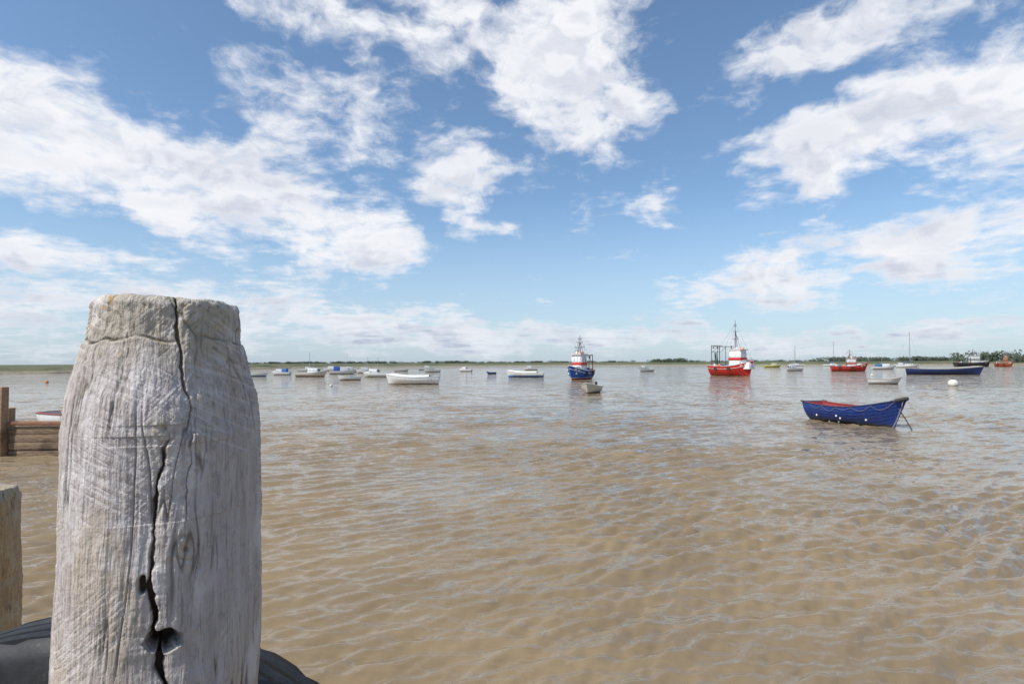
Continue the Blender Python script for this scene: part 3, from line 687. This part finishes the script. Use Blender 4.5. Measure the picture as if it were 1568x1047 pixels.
def postmat(name,zt,c1,c2,c3,warm,capc=((.33,.28,.21),(.50,.44,.35)),pale_c=(.66,.62,.60)):
    m,n,b=mat(name,.85,.2)
    g=n.new('ShaderNodeNewGeometry').outputs['Position']; s=n.new('ShaderNodeSeparateXYZ'); n.l.new(g,s.inputs[0]); Z=s.outputs[2]
    A=lambda k:[setattr(q:=n.new('ShaderNodeAttribute'),'attribute_name',k),q.outputs['Fac']][1]
    st=n.noise(n.mp(g,sc=(60,60,3.5)),1.0,6,.65,.6); st2=n.noise(n.mp(g,sc=(240,240,14)),1.0,4,.6)
    blot=n.noise(g,11,5,.62); blot2=n.noise(g,60,5,.7)
    col=n.mix(n.mr(st,.34,.66),c1,c2); col=n.mix(n.mr(blot,.42,.62,0,.75),col,c3)
    tan=n.noise(n.mp(g,sc=(1,1,.35)),7,4,.6); col=n.mix(n.mr(tan,.44,.62,0,.6),col,(.48,.39,.29))
    col=n.mix(n.mr(st2,.52,.68,0,.6),col,[v*.5 for v in c1])
    col=n.mix(n.mr(blot2,.54,.70,0,.5),col,[v*.55 for v in c1])
    zn=n.m('ADD',Z,n.m('MULTIPLY',n.m('SUBTRACT',blot,.5),.14))
    col=n.mix(n.m('MULTIPLY',n.mr(zn,zt-.12,zt-.03),.75),col,n.mix(n.mr(blot2,.35,.65),capc[0],capc[1]))
    pale=n.noise(n.mp(g,sc=(1,1,.5)),16,4,.6); col=n.mix(n.mr(pale,.52,.66,0,.6),col,pale_c)
    li=n.m('MULTIPLY',n.mr(n.noise(g,95,4,.7),.56,.66),n.mr(Z,zt-.40,zt-.02,.10,1)); col=n.mix(n.m('MULTIPLY',li,.7),col,(.17,.165,.10))
    ly=n.m('MULTIPLY',n.mr(n.noise(g,38,3,.6),.63,.68),n.mr(Z,zt-.12,zt-.03)); col=n.mix(n.m('MULTIPLY',ly,.8),col,(.42,.26,.06))
    col=n.mix(n.m('MULTIPLY',A('knot'),.45),col,warm)
    col=n.mix(n.m('MULTIPLY',A('mark'),.45),col,[min(.8,v*1.06) for v in pale_c])
    cv=A('cavity'); deep=n.mix(n.mr(Z,zt-.2,zt-.1),(.055,.036,.022),(.12,.105,.06)); col=n.mix(n.mr(cv,.10,.9,0,.95),col,deep)
    n.l.new(col,b.inputs['Base Color'])
    hh=n.m('ADD',n.m('ADD',st,n.m('MULTIPLY',st2,.8)),n.m('MULTIPLY',blot2,.9)); n.l.new(n.bump(hh,.85,.005),b.inputs['Normal'])
    return m
pm=postmat("weathered_oak",2.597,(.39,.335,.305),(.56,.505,.475),(.47,.415,.41),(.46,.36,.24))
crackA=[(2.64,.10,.0020,.009),(2.53,.13,.0016,.007),(2.46,.19,.0012,.006),(2.425,.23,.0010,.004),(2.39,.20,.001,.002),(2.37,.2,.001,.0),(-2,.2,.001,0)]
crackB=[(3,.0,.001,0),(2.41,.06,.001,.0),(2.395,.05,.0014,.004),(2.377,.0,.0020,.008),(2.314,-.06,.0024,.009),(2.25,-.10,.0018,.007),(2.214,-.12,.0028,.010),(2.15,-.06,.0042,.018),(2.06,.05,.0036,.015),(1.9,.08,.003,.012),(1.5,.1,.002,.006)]
crackC=[(3,.24,.001,0),(2.45,.24,.001,0),(2.40,.25,.0008,.003),(2.30,.20,.0008,.004),(2.27,.2,.001,0),(-2,.2,.001,0)]
make_post("mooring_post",(-.547,.9),[(2.62,.105),(2.56,.1085),(2.525,.1125),(2.50,.119),(2.45,.130),(2.40,.136),(2.2,.139),(1.9,.136),(-1.5,.138)],(.547,-.9),2.597,-1.5,
  [crackA,crackB,crackC],[(2.413,.0,.012),(2.245,.19,.012),(2.05,.26,.010)],[(2.128,.03,.024,.015,.05),(2.205,-.17,.0045,.012,.012)],pm,slant=-.03,groove=2.535)
pm2=postmat("weathered_timber",2.02,(.40,.24,.12),(.54,.36,.19),(.46,.32,.20),(.4,.25,.14),pale_c=(.56,.44,.30))
make_post("mooring_post",(-2.215,2.38),[(2.02,.115),(1.95,.135),(1.7,.145),(-1.5,.15)],(2.2,-2.38),2.0,-1.5,[],[(1.85,.4,.02)],[],pm2,nphi=300,nz=240,dense=1.0,amp=2.2,slant=-.15)

# ---------------------------------------------------------------- tyre fender
def tyre(C,R,w):
    bm=bmesh.new(); n=160
    sec=[(.60,-.36),(.64,-.46),(.72,-.50),(.74,-.485),(.76,-.50),(.86,-.49),(.93,-.45),(.955,-.43),(.985,-.38)]
    tread=[]
    for a in (-.30,-.28,-.26,-.24,-.12,-.10,-.08,-.06,.06,.08,.10,.12,.24,.26,.28,.30):
        k=round(abs(a)*100); g=k in (28,26,10,8); tread.append((.982 if g else 1.0,a))
    full=sec+tread+[(r,-a) for r,a in sec[::-1]]+[(.60,.30),(.70,.40),(.90,.38),(.93,0),(.90,-.38),(.70,-.40),(.60,-.30)]
    rings=[]
    for i in range(n):
        t=2*math.pi*i/n; ring=[]
        for r,a in full:
            rr=r*R-(0.006 if (i%4==0 and r>.98 and abs(a)>.25) else 0); ring.append(bm.verts.new((C[0]+rr*math.cos(t),C[1]+a*w,C[2]+rr*math.sin(t))))
        rings.append(ring)
    m=len(full)
    for i in range(n):
        A=rings[i];B=rings[(i+1)%n]
        for k in range(m): bm.faces.new((A[k],A[(k+1)%m],B[(k+1)%m],B[k]))
    mt,nn,b=mat("tyre_rubber",.6,.35); t=nn.new('ShaderNodeTexCoord').outputs['Object']; a=nn.noise(t,6,5,.65); c=nn.noise(t,60,4,.6)
    col=nn.mix(nn.mr(a,.4,.7),(.012,.013,.016),(.038,.038,.038)); col=nn.mix(nn.mr(c,.6,.75,0,.5),col,(.09,.085,.08)); nn.l.new(col,b.inputs['Base Color']); nn.l.new(nn.bump(c,.3,.003),b.inputs['Normal'])
    e=bpy.data.objects.new("tyre_fender",None); S.collection.objects.link(e)
    obj_from(bm,"tyre",mt,e,ang=40)
    bm=bmesh.new(); pts=[]
    for i in range(40):
        a=2*math.pi*i/40; pts.append((-.547+.148*math.cos(a),.9+.148*math.sin(a),1.66+.02*math.sin(a)))
    tube(bm,pts,.014,0,8,closed=True)
    tube(bm,[(-.56,1.045,1.66),(-.6,1.05,1.58),(-.62,1.12,1.50),(-.62,1.24,1.56)],.014,0,8)
    obj_from(bm,"hanging_rope",rope_m,e)
tyre((-.83,1.145,1.305),.685,.19)

# ---------------------------------------------------------------- timber jetty at left
jw=wood((.30,.17,.09),(.44,.28,.17),"jetty_timber",1,(1,1,5)); jw2=wood((.13,.09,.06),(.33,.23,.15),"jetty_plank",1,(.6,6,8))
jw3=wood((.20,.09,.055),(.32,.17,.11),"jetty_capping",1,(.6,6,8))
e=bpy.data.objects.new("timber_jetty",None); S.collection.objects.link(e)
bm=bmesh.new()
for X,zt in ((-16.2,1.7),(-14.07,1.9),(-11.3,.9),(-8.4,.85)):
    box(bm,(X,15.7,zt/2-.6),(.27,.26,zt+1.2),0,bev=.03,taper=.93)
    box(bm,(X-.10,16.05,zt/2-.85),(.24,.22,zt+.5),0,bev=.02)
obj_from(bm,"piles",jw,e)
bm=bmesh.new()
for i in range(5):
    z0=-.16+i*.215
    for X0,X1 in ((-19,-14.22),(-13.92,-11.45),(-11.15,-8.55)):
        box(bm,((X0+X1)/2+random.uniform(-.05,.05),15.84+random.uniform(-.05,.05),z0+random.uniform(-.01,.01)),(X1-X0,.10,.195),0,ry=random.uniform(-.008,.008),bev=.022)
obj_from(bm,"planks",jw2,e)
bm=bmesh.new()
for X0,X1 in ((-19,-14.25),(-13.9,-8.6)): box(bm,((X0+X1)/2,15.80,.885),(X1-X0,.20,.10),0,ry=.006,bev=.03)
obj_from(bm,"capping",jw3,e)
bm=bmesh.new()
box(bm,(-13.8,16.6,.2),(10,.10,1.2),0,bev=.02)
obj_from(bm,"rear_planking",jw2,e)
